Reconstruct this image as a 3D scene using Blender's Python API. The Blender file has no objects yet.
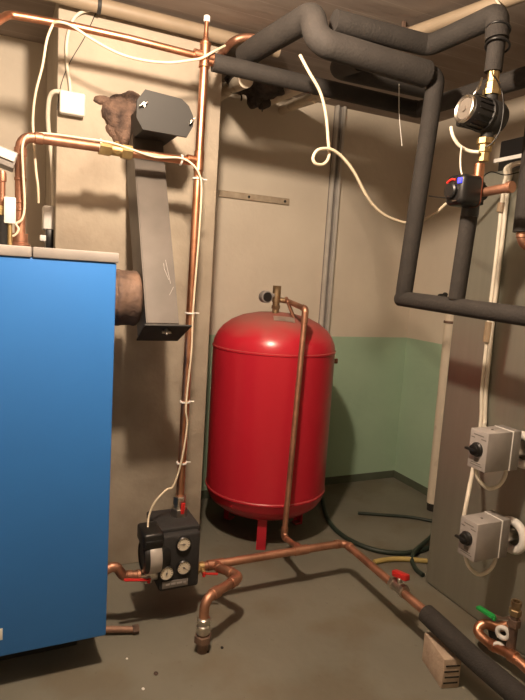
import bpy, bmesh, math, random
from mathutils import Vector, Matrix, noise

random.seed(7)
C = bpy.context.scene.collection
PI = math.pi
V = Vector

# ------------------------------------------------------------------ materials
def new_mat(name):
    m = bpy.data.materials.new(name); m.use_nodes = True
    return m, m.node_tree.nodes, m.node_tree.links, m.node_tree.nodes['Principled BSDF']

def mat(name, col, rough=.6, metal=0., col2=None, scale=12., detail=5., lo=.35, hi=.7, bump=0., bscale=60., spec=None, coat=0.):
    m, n, l, b = new_mat(name)
    b.inputs['Roughness'].default_value = rough
    b.inputs['Metallic'].default_value = metal
    if spec is not None: b.inputs['Specular IOR Level'].default_value = spec
    if coat: b.inputs['Coat Weight'].default_value = coat; b.inputs['Coat Roughness'].default_value = .12
    geo = n.new('ShaderNodeNewGeometry')
    if col2 is None: col2 = tuple(c*.82 for c in col)
    t = n.new('ShaderNodeTexNoise'); t.inputs['Scale'].default_value = scale; t.inputs['Detail'].default_value = detail
    l.new(geo.outputs['Position'], t.inputs['Vector'])
    r = n.new('ShaderNodeValToRGB')
    r.color_ramp.elements[0].position = lo; r.color_ramp.elements[0].color = (*col2, 1)
    r.color_ramp.elements[1].position = hi; r.color_ramp.elements[1].color = (*col, 1)
    l.new(t.outputs['Fac'], r.inputs['Fac']); l.new(r.outputs['Color'], b.inputs['Base Color'])
    if bump:
        t2 = n.new('ShaderNodeTexNoise'); t2.inputs['Scale'].default_value = bscale; t2.inputs['Detail'].default_value = 4
        l.new(geo.outputs['Position'], t2.inputs['Vector'])
        bp = n.new('ShaderNodeBump'); bp.inputs['Strength'].default_value = bump; bp.inputs['Distance'].default_value = .01
        l.new(t2.outputs['Fac'], bp.inputs['Height']); l.new(bp.outputs['Normal'], b.inputs['Normal'])
    return m

def emit(name, col, s):
    m, n, l, b = new_mat(name)
    b.inputs['Base Color'].default_value = (*col, 1)
    b.inputs['Emission Color'].default_value = (*col, 1); b.inputs['Emission Strength'].default_value = s
    return m

def wall_mat(name, two_tone):
    m, n, l, b = new_mat(name)
    b.inputs['Roughness'].default_value = .75
    geo = n.new('ShaderNodeNewGeometry')
    def nz(sc, det, lo, hi, c0, c1):
        t = n.new('ShaderNodeTexNoise'); t.inputs['Scale'].default_value = sc; t.inputs['Detail'].default_value = det
        l.new(geo.outputs['Position'], t.inputs['Vector'])
        r = n.new('ShaderNodeValToRGB')
        r.color_ramp.elements[0].position = lo; r.color_ramp.elements[0].color = (*c0, 1)
        r.color_ramp.elements[1].position = hi; r.color_ramp.elements[1].color = (*c1, 1)
        l.new(t.outputs['Fac'], r.inputs['Fac']); return r
    cream = nz(2.2, 6, .3, .7, (.62, .55, .455), (.71, .64, .53))
    out = cream.outputs['Color']
    sep = n.new('ShaderNodeSeparateXYZ'); l.new(geo.outputs['Position'], sep.inputs[0])
    def step(z):
        g = n.new('ShaderNodeMath'); g.operation = 'LESS_THAN'; g.inputs[1].default_value = z
        l.new(sep.outputs['Z'], g.inputs[0]); return g.outputs[0]
    def mix(fac, a, bb):
        x = n.new('ShaderNodeMix'); x.data_type = 'RGBA'
        l.new(fac, x.inputs[0]); l.new(a, x.inputs[6]); l.new(bb, x.inputs[7]); return x.outputs[2]
    if two_tone:
        green = nz(3, 5, .3, .7, (.335, .475, .345), (.385, .53, .39))
        out = mix(step(1.03), out, green.outputs['Color'])
        band = nz(9, 5, .3, .7, (.075, .09, .06), (.10, .115, .08))
        out = mix(step(.055), out, band.outputs['Color'])
    l.new(out, b.inputs['Base Color'])
    t2 = n.new('ShaderNodeTexNoise'); t2.inputs['Scale'].default_value = 24; t2.inputs['Detail'].default_value = 6
    l.new(geo.outputs['Position'], t2.inputs['Vector'])
    bp = n.new('ShaderNodeBump'); bp.inputs['Strength'].default_value = .25; bp.inputs['Distance'].default_value = .01
    l.new(t2.outputs['Fac'], bp.inputs['Height']); l.new(bp.outputs['Normal'], b.inputs['Normal'])
    return m

def chimney_mat():
    m, n, l, b = new_mat('chimney_plaster')
    b.inputs['Roughness'].default_value = .85
    geo = n.new('ShaderNodeNewGeometry')
    def nz(sc, det, lo, hi, c0, c1):
        t = n.new('ShaderNodeTexNoise'); t.inputs['Scale'].default_value = sc; t.inputs['Detail'].default_value = det
        l.new(geo.outputs['Position'], t.inputs['Vector'])
        r = n.new('ShaderNodeValToRGB')
        r.color_ramp.elements[0].position = lo; r.color_ramp.elements[0].color = (*c0, 1)
        r.color_ramp.elements[1].position = hi; r.color_ramp.elements[1].color = (*c1, 1)
        l.new(t.outputs['Fac'], r.inputs['Fac']); return r.outputs['Color']
    a = nz(5, 8, .3, .68, (.31, .26, .20), (.43, .37, .29))
    c = nz(4, 8, .3, .68, (.38, .325, .26), (.48, .415, .33))
    sep = n.new('ShaderNodeSeparateXYZ'); l.new(geo.outputs['Position'], sep.inputs[0])
    t = n.new('ShaderNodeTexNoise'); t.inputs['Scale'].default_value = 6; t.inputs['Detail'].default_value = 8
    l.new(geo.outputs['Position'], t.inputs['Vector'])
    # whitewashed top ends in a ragged line: z + noise > limit
    ad = n.new('ShaderNodeMath'); ad.operation = 'MULTIPLY_ADD'; ad.inputs[1].default_value = .5
    l.new(t.outputs['Fac'], ad.inputs[0]); l.new(sep.outputs['Z'], ad.inputs[2])
    mr = n.new('ShaderNodeMapRange'); mr.inputs['From Min'].default_value = 2.05; mr.inputs['From Max'].default_value = 2.2
    l.new(ad.outputs[0], mr.inputs['Value'])
    x = n.new('ShaderNodeMix'); x.data_type = 'RGBA'
    l.new(mr.outputs[0], x.inputs[0]); l.new(a, x.inputs[6]); l.new(c, x.inputs[7])
    l.new(x.outputs[2], b.inputs['Base Color'])
    t2 = n.new('ShaderNodeTexNoise'); t2.inputs['Scale'].default_value = 14; t2.inputs['Detail'].default_value = 8
    l.new(geo.outputs['Position'], t2.inputs['Vector'])
    bp = n.new('ShaderNodeBump'); bp.inputs['Strength'].default_value = .5; bp.inputs['Distance'].default_value = .012
    l.new(t2.outputs['Fac'], bp.inputs['Height']); l.new(bp.outputs['Normal'], b.inputs['Normal'])
    return m

def ceiling_mat():
    m, n, l, b = new_mat('board_marked_concrete')
    b.inputs['Roughness'].default_value = .9
    geo = n.new('ShaderNodeNewGeometry'); sep = n.new('ShaderNodeSeparateXYZ'); l.new(geo.outputs['Position'], sep.inputs[0])
    d = n.new('ShaderNodeMath'); d.operation = 'DIVIDE'; d.inputs[1].default_value = .13; l.new(sep.outputs['Y'], d.inputs[0])
    fr = n.new('ShaderNodeMath'); fr.operation = 'FRACT'; l.new(d.outputs[0], fr.inputs[0])
    ln = n.new('ShaderNodeMath'); ln.operation = 'LESS_THAN'; ln.inputs[1].default_value = .035; l.new(fr.outputs[0], ln.inputs[0])
    mp = n.new('ShaderNodeMapping'); mp.inputs['Scale'].default_value = (1.2, 5, 1); l.new(geo.outputs['Position'], mp.inputs['Vector'])
    t = n.new('ShaderNodeTexNoise'); t.inputs['Scale'].default_value = 2.5; t.inputs['Detail'].default_value = 8; l.new(mp.outputs[0], t.inputs['Vector'])
    r = n.new('ShaderNodeValToRGB')
    r.color_ramp.elements[0].position = .3; r.color_ramp.elements[0].color = (.25, .20, .17, 1)
    r.color_ramp.elements[1].position = .7; r.color_ramp.elements[1].color = (.32, .265, .225, 1)
    l.new(t.outputs['Fac'], r.inputs['Fac'])
    x = n.new('ShaderNodeMix'); x.data_type = 'RGBA'; x.inputs[7].default_value = (.46, .39, .33, 1)
    t3 = n.new('ShaderNodeTexNoise'); t3.inputs['Scale'].default_value = 5; l.new(geo.outputs['Position'], t3.inputs['Vector'])
    mu = n.new('ShaderNodeMath'); mu.operation = 'MULTIPLY'; l.new(ln.outputs[0], mu.inputs[0]); l.new(t3.outputs['Fac'], mu.inputs[1])
    l.new(mu.outputs[0], x.inputs[0]); l.new(r.outputs['Color'], x.inputs[6]); l.new(x.outputs[2], b.inputs['Base Color'])
    bp = n.new('ShaderNodeBump'); bp.inputs['Strength'].default_value = .4; bp.inputs['Distance'].default_value = .01
    l.new(t.outputs['Fac'], bp.inputs['Height']); l.new(bp.outputs['Normal'], b.inputs['Normal'])
    return m

def floor_mat():
    m, n, l, b = new_mat('worn_concrete')
    b.inputs['Roughness'].default_value = .7
    geo = n.new('ShaderNodeNewGeometry')
    def nz(sc, det, lo, hi, c0, c1):
        t = n.new('ShaderNodeTexNoise'); t.inputs['Scale'].default_value = sc; t.inputs['Detail'].default_value = det
        l.new(geo.outputs['Position'], t.inputs['Vector'])
        r = n.new('ShaderNodeValToRGB')
        r.color_ramp.elements[0].position = lo; r.color_ramp.elements[0].color = (*c0, 1)
        r.color_ramp.elements[1].position = hi; r.color_ramp.elements[1].color = (*c1, 1)
        l.new(t.outputs['Fac'], r.inputs['Fac']); return r.outputs['Color']
    a = nz(2.3, 7, .3, .72, (.138, .132, .103), (.182, .173, .136))
    s = nz(3.1, 5, .50, .62, (1, 1, 1), (.86, .78, .69))
    k = nz(38, 4, .68, .74, (1, 1, 1), (.75, .72, .7))
    x = n.new('ShaderNodeMix'); x.data_type = 'RGBA'; x.blend_type = 'MULTIPLY'; x.inputs[0].default_value = .8
    l.new(a, x.inputs[6]); l.new(s, x.inputs[7])
    y = n.new('ShaderNodeMix'); y.data_type = 'RGBA'; y.blend_type = 'MULTIPLY'; y.inputs[0].default_value = .7
    l.new(x.outputs[2], y.inputs[6]); l.new(k, y.inputs[7]); l.new(y.outputs[2], b.inputs['Base Color'])
    t2 = n.new('ShaderNodeTexNoise'); t2.inputs['Scale'].default_value = 30; t2.inputs['Detail'].default_value = 6
    l.new(geo.outputs['Position'], t2.inputs['Vector'])
    bp = n.new('ShaderNodeBump'); bp.inputs['Strength'].default_value = .2; bp.inputs['Distance'].default_value = .008
    l.new(t2.outputs['Fac'], bp.inputs['Height']); l.new(bp.outputs['Normal'], b.inputs['Normal'])
    return m

def red_tank_mat():
    m, n, l, b = new_mat('red_enamel')
    b.inputs['Roughness'].default_value = .28
    geo = n.new('ShaderNodeNewGeometry'); sep = n.new('ShaderNodeSeparateXYZ'); l.new(geo.outputs['Normal'], sep.inputs[0])
    t = n.new('ShaderNodeTexNoise'); t.inputs['Scale'].default_value = 9; t.inputs['Detail'].default_value = 6; l.new(geo.outputs['Position'], t.inputs['Vector'])
    # settled dust lies on the upward-facing dome
    ad = n.new('ShaderNodeMath'); ad.operation = 'MULTIPLY_ADD'; ad.inputs[1].default_value = .45
    l.new(t.outputs['Fac'], ad.inputs[0]); l.new(sep.outputs['Z'], ad.inputs[2])
    mr = n.new('ShaderNodeMapRange'); mr.inputs['From Min'].default_value = .72; mr.inputs['From Max'].default_value = 1.22; mr.inputs['To Max'].default_value = .75
    l.new(ad.outputs[0], mr.inputs['Value'])
    x = n.new('ShaderNodeMix'); x.data_type = 'RGBA'
    x.inputs[6].default_value = (.47, .016, .032, 1); x.inputs[7].default_value = (.25, .13, .10, 1)
    l.new(mr.outputs[0], x.inputs[0]); l.new(x.outputs[2], b.inputs['Base Color'])
    mr2 = n.new('ShaderNodeMapRange'); mr2.inputs['To Min'].default_value = .28; mr2.inputs['To Max'].default_value = .75
    l.new(mr.outputs[0], mr2.inputs['Value']); l.new(mr2.outputs[0], b.inputs['Roughness'])
    return m

def sheet_mat():
    m, n, l, b = new_mat('brushed_sheet_steel')
    b.inputs['Metallic'].default_value = .6; b.inputs['Roughness'].default_value = .38
    geo = n.new('ShaderNodeNewGeometry')
    mp = n.new('ShaderNodeMapping'); mp.inputs['Scale'].default_value = (1, 9, .7); l.new(geo.outputs['Position'], mp.inputs['Vector'])
    t = n.new('ShaderNodeTexNoise'); t.inputs['Scale'].default_value = 3; t.inputs['Detail'].default_value = 6; l.new(mp.outputs[0], t.inputs['Vector'])
    r = n.new('ShaderNodeValToRGB')
    r.color_ramp.elements[0].position = .3; r.color_ramp.elements[0].color = (.30, .30, .25, 1)
    r.color_ramp.elements[1].position = .7; r.color_ramp.elements[1].color = (.33, .325, .275, 1)
    l.new(t.outputs['Fac'], r.inputs['Fac']); l.new(r.outputs['Color'], b.inputs['Base Color'])
    mp2 = n.new('ShaderNodeMapping'); mp2.inputs['Scale'].default_value = (1, 3, .2); l.new(geo.outputs['Position'], mp2.inputs['Vector'])
    t2 = n.new('ShaderNodeTexNoise'); t2.inputs['Scale'].default_value = 1.6; t2.inputs['Detail'].default_value = 2; l.new(mp2.outputs[0], t2.inputs['Vector'])
    bp = n.new('ShaderNodeBump'); bp.inputs['Strength'].default_value = .25; bp.inputs['Distance'].default_value = .02
    l.new(t2.outputs['Fac'], bp.inputs['Height']); l.new(bp.outputs['Normal'], b.inputs['Normal'])
    return m

WALL2 = wall_mat('cream_over_green_paint', True)
WALL1 = wall_mat('cream_paint', False)
CHIM = chimney_mat(); CEIL = ceiling_mat(); FLOOR = floor_mat()
COPPER = mat('copper', (.80, .43, .28), .40, 1., (.50, .23, .13), 9, 6)
COPPERD = mat('tarnished_copper', (.60, .32, .21), .5, .9, (.34, .17, .11), 12, 6)
BRASS = mat('brass', (.58, .44, .22), .5, 1., (.45, .32, .15), 25)
NICKEL = mat('nickel', (.62, .58, .52), .3, 1.)
FOAM = mat('black_foam_insulation', (.032, .0275, .024), .85, 0, (.024, .0205, .018), 14, 5, bump=.25, bscale=120)
DUST = mat('dusty_dark_foam', (.060, .048, .040), .95, 0, (.025, .02, .018), 20, 6, bump=.8, bscale=40)
BLACK = mat('black_plastic', (.012, .0115, .0115), .38)
EPP = mat('black_moulded_foam', (.024, .022, .022), .75, 0, (.018, .017, .017), 60, 3, bump=.3, bscale=300)
BLUE = mat('blue_powder_coat', (.036, .20, .60), .42, 0, (.034, .188, .57), 4)
TRIM = mat('light_grey_plastic', (.34, .315, .295), .5)
WHITE = mat('white_plastic', (.82, .80, .76), .45)
CABLE = mat('cream_cable_sheath', (.72, .62, .46), .5)
CABLEW = mat('white_cable_sheath', (.76, .70, .58), .45)
BEIGE = mat('beige_painted_pipe', (.30, .235, .165), .55, 0, (.25, .195, .135), 6)
CREAMP = mat('chipped_cream_paint', (.68, .60, .48), .6, 0, (.45, .37, .28), 9, 8, .28, .45)
REDP = mat('red_lever_plastic', (.55, .022, .02), .4)
RED = red_tank_mat()
GREENP = mat('green_lever_plastic', (.02, .36, .07), .45)
STEELD = mat('dark_steel_plate', (.024, .024, .0225), .65, .05, (.019, .018, .017), 5, 8)
STEELG = mat('grey_scuffed_steel', (.118, .102, .088), .5, .15, (.08, .069, .059), 7, 8)
RUST = mat('rusty_steel', (.21, .13, .09), .7, .2, (.075, .05, .04), 13, 8, .36, .66, .5, 45)
MORTAR = mat('sooty_mortar', (.20, .125, .09), .9, 0, (.055, .035, .028), 16, 8, .38, .66, 1., 70)
SHEET = sheet_mat()
GREYBOX = mat('grey_thermostat_plastic', (.40, .37, .35), .5)
GREYDK = mat('mid_grey_plastic', (.27, .25, .235), .5)
MARK = mat('grey_print', (.18, .165, .15), .6)
DIAL = mat('gauge_dial_white', (.78, .70, .56), .5)
HOSE = mat('dark_green_hose', (.022, .034, .024), .5)
YELL = mat('yellow_hose', (.48, .36, .12), .5)
BRICK = mat('pale_block', (.46, .36, .27), .9, 0, (.36, .27, .20), 18, 6, bump=.4, bscale=70)
STRIP = mat('bare_wood_strip', (.48, .40, .30), .8, 0, (.36, .29, .21), 22, 6)
ALU = mat('galvanised_rail', (.66, .63, .58), .45, .1)
LABEL = mat('faded_sticker', (.60, .50, .43), .8, 0, (.44, .34, .28), 40)
TAPE = mat('brown_tape', (.30, .22, .14), .5)
PLATE = mat('grey_nameplate', (.22, .20, .185), .45, .3)
SEAM = mat('dull_orange_seam', (.22, .05, .02), .5)
SILVER = mat('satin_silver', (.50, .46, .42), .45, .3)
DULLC = mat('dull_brown_copper', (.33, .19, .13), .6, .5, (.22, .13, .09), 14)
AGED = mat('aged_brass', (.42, .31, .18), .5, .9, (.28, .19, .11), 25)
DARKHOLE = mat('dark_slot', (.02, .017, .014), .9)
BLUELED = emit('blue_display', (.06, .06, 1.0), 1.6)
REDLED = emit('red_indicator', (.7, .03, .02), .5)

# ------------------------------------------------------------------ mesh helpers
def frame(d):
    d = V(d).normalized()
    up = V((0, 0, 1)) if abs(d.z) < .95 else V((0, 1, 0))
    x = up.cross(d).normalized(); y = d.cross(x)
    return x, y, d

def fillet(pts, r, n=6):
    pts = [V(p) for p in pts]; out = [pts[0]]
    for i in range(1, len(pts)-1):
        a, b, c = pts[i-1], pts[i], pts[i+1]
        u = (a-b); w = (c-b); lu, lw = u.length, w.length; u.normalize(); w.normalize()
        ang = u.angle(w)
        if ang > PI-.02: out.append(b); continue
        t = min(r/math.tan(ang/2), lu*.49, lw*.49); rr = t*math.tan(ang/2)
        bis = (u+w).normalized(); cen = b + bis*(rr/math.sin(ang/2))
        s, e = b+u*t-cen, b+w*t-cen
        tot = s.angle(e); ax = s.cross(e).normalized()
        for k in range(n+1): out.append(cen + Matrix.Rotation(tot*k/n, 3, ax) @ s)
    out.append(pts[-1]); return out

def smooth(pts, n=8):
    pts = [V(p) for p in pts]
    P = [pts[0]*2-pts[1]] + pts + [pts[-1]*2-pts[-2]]
    out = []
    for i in range(1, len(P)-2):
        a, b, c, d = P[i-1], P[i], P[i+1], P[i+2]
        for k in range(n):
            t = k/n
            out.append(.5*((2*b)+(c-a)*t+(2*a-5*b+4*c-d)*t*t+(3*b-a-3*c+d)*t**3))
    out.append(pts[-1]); return out

class MB:
    def __init__(s): s.bm = bmesh.new()
    def tube(s, pts, r, seg=14, bend=None, wob=0.):
        if bend: pts = fillet(pts, bend)
        pts = [V(p) for p in pts]
        q = [pts[0]]
        for p in pts[1:]:
            if (p-q[-1]).length > 1e-5: q.append(p)
        pts = q; n = len(pts); rings = []
        d0 = (pts[1]-pts[0]).normalized(); x, y, _ = frame(d0)
        prev = d0
        for i, p in enumerate(pts):
            d = (pts[min(i+1, n-1)]-pts[max(i-1, 0)]).normalized()
            rot = prev.rotation_difference(d); x = rot @ x; prev = d
            x = (x - d*x.dot(d)).normalized(); y = d.cross(x)
            rr = r[i] if isinstance(r, (list, tuple)) else r
            if wob: rr *= 1+wob*noise.noise(p*9)
            rings.append([s.bm.verts.new(p + x*math.cos(2*PI*k/seg)*rr + y*math.sin(2*PI*k/seg)*rr) for k in range(seg)])
        for a, b in zip(rings, rings[1:]):
            for k in range(seg): s.bm.faces.new((a[k], a[(k+1) % seg], b[(k+1) % seg], b[k]))
        s.bm.faces.new(rings[0][::-1]); s.bm.faces.new(rings[-1]); return s
    def lathe(s, o, d, prof, seg=24):
        x, y, d = frame(d); o = V(o); rings = []
        for (r, h) in prof:
            if r < 1e-6: rings.append([s.bm.verts.new(o+d*h)])
            else: rings.append([s.bm.verts.new(o+d*h+x*math.cos(2*PI*k/seg)*r+y*math.sin(2*PI*k/seg)*r) for k in range(seg)])
        for a, b in zip(rings, rings[1:]):
            for k in range(seg):
                k2 = (k+1) % seg
                if len(a) == 1 and len(b) == 1: continue
                if len(a) == 1: s.bm.faces.new((a[0], b[k2], b[k]))
                elif len(b) == 1: s.bm.faces.new((a[k], a[k2], b[0]))
                else: s.bm.faces.new((a[k], a[k2], b[k2], b[k]))
        if len(rings[0]) > 1: s.bm.faces.new(rings[0][::-1])
        if len(rings[-1]) > 1: s.bm.faces.new(rings[-1])
        return s
    def cyl(s, a, b, r, seg=20, ch=.0):
        a, b = V(a), V(b); h = (b-a).length
        c = ch or min(r, h)*.08
        return s.lathe(a, b-a, [(r-c, 0), (r, c), (r, h-c), (r-c, h)], seg)
    def hexa(s, a, b, r): return s.cyl(a, b, r, 6, r*.06)
    def box(s, c, size, bevel=0., rot=None, seg=2):
        g = bmesh.ops.create_cube(s.bm, size=1.)
        vs = g['verts']
        bmesh.ops.scale(s.bm, vec=size, verts=vs)
        if bevel:
            es = list({e for v in vs for e in v.link_edges})
            r = bmesh.ops.bevel(s.bm, geom=es, offset=bevel, segments=seg, affect='EDGES', profile=.5)
            vs = list({v for f in r['faces'] for v in f.verts} | {v for v in vs if v.is_valid})
        m = Matrix.Translation(V(c)) @ (rot.to_4x4() if rot else Matrix.Identity(4))
        bmesh.ops.transform(s.bm, matrix=m, verts=vs); return s
    def span(s, lo, hi, bevel=0., seg=2):
        lo, hi = V(lo), V(hi); return s.box((lo+hi)/2, hi-lo, bevel, None, seg)
    def prism(s, poly, ext):
        ext = V(ext); a = [s.bm.verts.new(V(p)) for p in poly]; b = [s.bm.verts.new(V(p)+ext) for p in poly]
        s.bm.faces.new(a[::-1]); s.bm.faces.new(b)
        for k in range(len(a)): s.bm.faces.new((a[k], a[(k+1) % len(a)], b[(k+1) % len(a)], b[k]))
        return s
    def ring(s, o, d, R, r, seg=28, a0=0, a1=2*PI):
        x, y, d = frame(d); o = V(o)
        full = abs(a1-a0-2*PI) < 1e-4
        pts = [o+x*math.cos(a0+(a1-a0)*k/seg)*R+y*math.sin(a0+(a1-a0)*k/seg)*R for k in range(seg+1)]
        if not full: return s.tube(pts, r, 10)
        rings = []
        for k in range(seg):
            a = 2*PI*k/seg; rad = x*math.cos(a)+y*math.sin(a)
            rings.append([s.bm.verts.new(o+rad*(R+r*math.cos(2*PI*j/10))+d*r*math.sin(2*PI*j/10)) for j in range(10)])
        for k in range(seg):
            a, b = rings[k], rings[(k+1) % seg]
            for j in range(10): s.bm.faces.new((a[j], a[(j+1) % 10], b[(j+1) % 10], b[j]))
        return s
    def blob(s, c, size, amp=.25, sc=9., sub=4):
        g = bmesh.ops.create_icosphere(s.bm, subdivisions=sub, radius=1.)
        for v in g['verts']:
            n = v.co.normalized(); p = V(c)+V([n[i]*size[i] for i in range(3)])
            k = 1+amp*noise.noise(p*sc)+amp*.5*noise.noise(p*sc*3)
            v.co = V(c)+V([n[i]*size[i]*k for i in range(3)])
        return s
    def build(s, name, m, parent=None, label=None, cat=None, group=None, sharp=38, kind=None, extra=None):
        bmesh.ops.recalc_face_normals(s.bm, faces=s.bm.faces)
        if extra:
            bmesh.ops.recalc_face_normals(extra[0].bm, faces=extra[0].bm.faces)
            tmp = bpy.data.meshes.new('tmp'); extra[0].bm.to_mesh(tmp); old = set(s.bm.faces); s.bm.from_mesh(tmp); bpy.data.meshes.remove(tmp); extra[0].bm.free()
            for f in s.bm.faces:
                if f not in old: f.material_index = 1
        me = bpy.data.meshes.new(name); s.bm.to_mesh(me); s.bm.free()
        me.polygons.foreach_set('use_smooth', [True]*len(me.polygons)); me.set_sharp_from_angle(angle=math.radians(sharp))
        me.materials.append(m)
        if extra: me.materials.append(extra[1])
        o = bpy.data.objects.new(name, me); C.objects.link(o)
        if parent is None:
            xs = [v.co for v in me.vertices]
            base = V([(min(v[i] for v in xs)+max(v[i] for v in xs))/2 for i in range(3)]); base.z = min(v.z for v in xs)
            me.transform(Matrix.Translation(-base)); o.location = base; BASE[o.name] = base
        else:
            base = BASE[parent.name]; me.transform(Matrix.Translation(-base)); o.parent = parent; BASE[o.name] = base
        if label: o['label'] = label
        if cat: o['category'] = cat
        if group: o['group'] = group
        if kind: o['kind'] = kind
        return o
BASE = {}

def thing(name, label, cat, loc, group=None):
    o = bpy.data.objects.new(name, None); C.objects.link(o); o.location = V(loc); o.empty_display_size = .05
    o['label'] = label; o['category'] = cat; BASE[o.name] = V(loc)
    if group: o['group'] = group
    return o

def lerp(a, b, t): return V(a).lerp(V(b), t)

# ------------------------------------------------------------------ the setting
MB().span((-1.7, -1.7, -.1), (2.75, 3.35, 0)).build('floor', FLOOR, kind='structure')
MB().span((-1.7, -1.7, 2.47), (2.75, 3.35, 2.6)).build('ceiling', CEIL, kind='structure')
MB().span((-1.7, 3.2, 0), (2.75, 3.35, 2.47)).build('wall_back', WALL2, kind='structure')
MB().span((2.61, -1.7, 0), (2.75, 3.2, 2.47)).build('wall_right', WALL2, kind='structure')
MB().span((-1.7, -1.7, 0), (-1.6, 3.2, 2.47)).build('wall_left', WALL1, kind='structure')
MB().span((-1.6, -1.7, 0), (2.61, -1.6, 2.47)).build('wall_front', WALL1, kind='structure')
MB().span((.205, 2.55, 0), (.905, 3.2, 2.47), .006).build('wall_chimney', CHIM, kind='structure')

# ------------------------------------------------------------------ boiler
t = thing('boiler', 'tall blue boiler with light grey top trim at the left', 'boiler', (0, 2.1, 0))
MB().span((-.36, 1.88, .125), (.33, 2.38, 1.41), .006).build('casing', BLUE, t)
MB().span((-.365, 1.86, .125), (.336, 1.885, 1.411), .006, 3).build('front_panel', BLUE, t)
MB().span((.087, 1.855, 1.411), (.342, 2.385, 1.443), .004).build('top_cover', TRIM, t)
MB().span((-.37, 1.855, 1.411), (.084, 2.385, 1.443), .004).build('top_cover', TRIM, t)
MB().span((-.30, 2.02, 0), (.26, 2.32, .13), .004).build('plinth', STEELD, t)
MB().span((-.07, 1.8585, .185), (.008, 1.862, .225), .0008).build('sticker', WHITE, t, label='small white sticker')

# ------------------------------------------------------------------ flue
t = thing('flue_duct', 'slanting grey steel flue duct from the boiler up into the chimney', 'flue', (.55, 2.25, 1.1))
u = V((0, -.437, -.90)).normalized(); nrm = V((0, -.90, .437)).normalized()
def duct_box(x0, x1, ftop, L, depth):
    m = MB(); f = V((0, ftop[1], ftop[2]))
    poly = []
    for (a, dd) in ((0, 0), (L, 0), (L, depth), (0, depth)):
        poly.append(V((x0, 0, 0)) + f + u*a - nrm*dd)
    m.prism(poly, (x1-x0, 0, 0))
    bmesh.ops.bevel(m.bm, geom=list(m.bm.edges), offset=.004, segments=2, affect='EDGES')
    return m
dm = duct_box(.487, .612, (0, 2.43, 1.95), .835, .16); sm = MB()
for (x, a, ln, ang) in ((.585, .62, .10, .12), (.578, .63, .05, .30), (.592, .70, .04, -.5), (.571, .60, .03, .05)):
    dd = (u*math.cos(ang)+V((1, 0, 0))*math.sin(ang)).normalized(); pp = V((x, 2.43, 1.95))+u*a+nrm*.0002
    sm.box(pp, (.0015, ln, .0008), 0, Matrix((dd.cross(nrm), dd, nrm)).transposed())
dm.build('duct', STEELG, t, extra=(sm, GREYBOX))
m = MB(); c = V((.568, 2.43, 1.95))+u*.838
bp = [c+V((-.09, 0, 0))+nrm*.006, c+V((.09, 0, 0))+nrm*.006, c+V((.083, 0, 0))-nrm*.17, c+V((-.083, 0, 0))-nrm*.17]
m.prism(bp, u*.006); pl = m.build('bottom_plate', STEELD, t)
def wing_nut(o, d, x, parent, mt=NICKEL):
    o, d, x = V(o), V(d).normalized(), V(x).normalized()
    m = MB(); m.cyl(o-d*.004, o+d*.022, .004, 10); m.cyl(o, o+d*.008, .0075, 10)
    for s in (-1, 1): m.box(o+d*.012+x*s*.011, (.014, .003, .012), .001, Matrix((x, d.cross(x), d)).transposed())
    return m.build('wing_nut', mt, parent)
wing_nut(c-nrm*.03+u*.006, u, (1, 0, 0), pl)
# inspection spigot and its cover
m = MB(); m.span((.492, 2.215, 1.925), (.640, 2.56, 2.035), .01).build('inspection_spigot', STEELD, t)
cov = [(0.454, 2.200, 2.011), (0.483, 2.200, 2.054), (0.623, 2.200, 2.045), (0.652, 2.200, 2.024), (0.670, 2.200, 1.991), (0.672, 2.200, 1.954), (0.649, 2.200, 1.909), (0.479, 2.200, 1.911), (0.454, 2.200, 1.950)]
m = MB(); m.prism(cov, (0, .014, 0)); cv = m.build('inspection_cover', STEELD, t)
wing_nut((0.478, 2.200, 1.996), (-.15, -1, .1), (.8, 0, .5), cv)
wing_nut((0.664, 2.200, 1.969), (.1, -1, .1), (.6, 0, .8), cv)
# round flue collar out of the boiler
m = MB(); cc = V((.36, 2.17, 1.285))
m.lathe((.337, 2.20, 1.283), (1, 0, 0), [(.098, 0), (.101, .005), (.101, .05), (.106, .055), (.108, .068), (.105, .078), (.104, .115), (.107, .128), (.104, .136), (.095, .142)], 40)
m.build('flue_collar', RUST, t)
m = MB()
m.blob((0.470, 2.555, 2.042), (.085, .055, .080), .20, 18, 5)
m.blob((0.394, 2.555, 2.082), (.050, .022, .018), .3, 26)
m.blob((0.502, 2.555, 2.105), (.045, .05, .035), .22, 22)
m.blob((0.438, 2.555, 1.968), (.034, .03, .040), .3, 22)
m.blob((.56, 2.55, 2.0), (.13, .06, .12), .35, 9)
m.build('mortar_collar', MORTAR, t, label='lumpy dark mortar around the flue')

# ------------------------------------------------------------------ copper risers and boiler pipework
def collar(m, p, d, r, L): d = V(d).normalized(); m.cyl(V(p)-d*L/2, V(p)+d*L/2, r, 20, .002)
def ring_part(name, m_, parent, p, d, r, L):
    d = V(d).normalized(); return MB().cyl(V(p)-d*L/2, V(p)+d*L/2, r, 20, .002).build(name, m_, parent)
def span_part(name, m_, parent, a, b, r): return MB().cyl(a, b, r, 20, .002).build(name, m_, parent)
def tie(p, d, r, parent, tail=None):
    m = MB(); m.lathe(V(p)-V(d).normalized()*.003, d, [(r, 0), (r+.0015, 0), (r+.0015, .006), (r, .006)], 18)
    if tail: m.box(V(p)+V(tail)*(r+.008), (.018, .005, .005), .001)
    return m.build('cable_tie', WHITE, parent)

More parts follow.
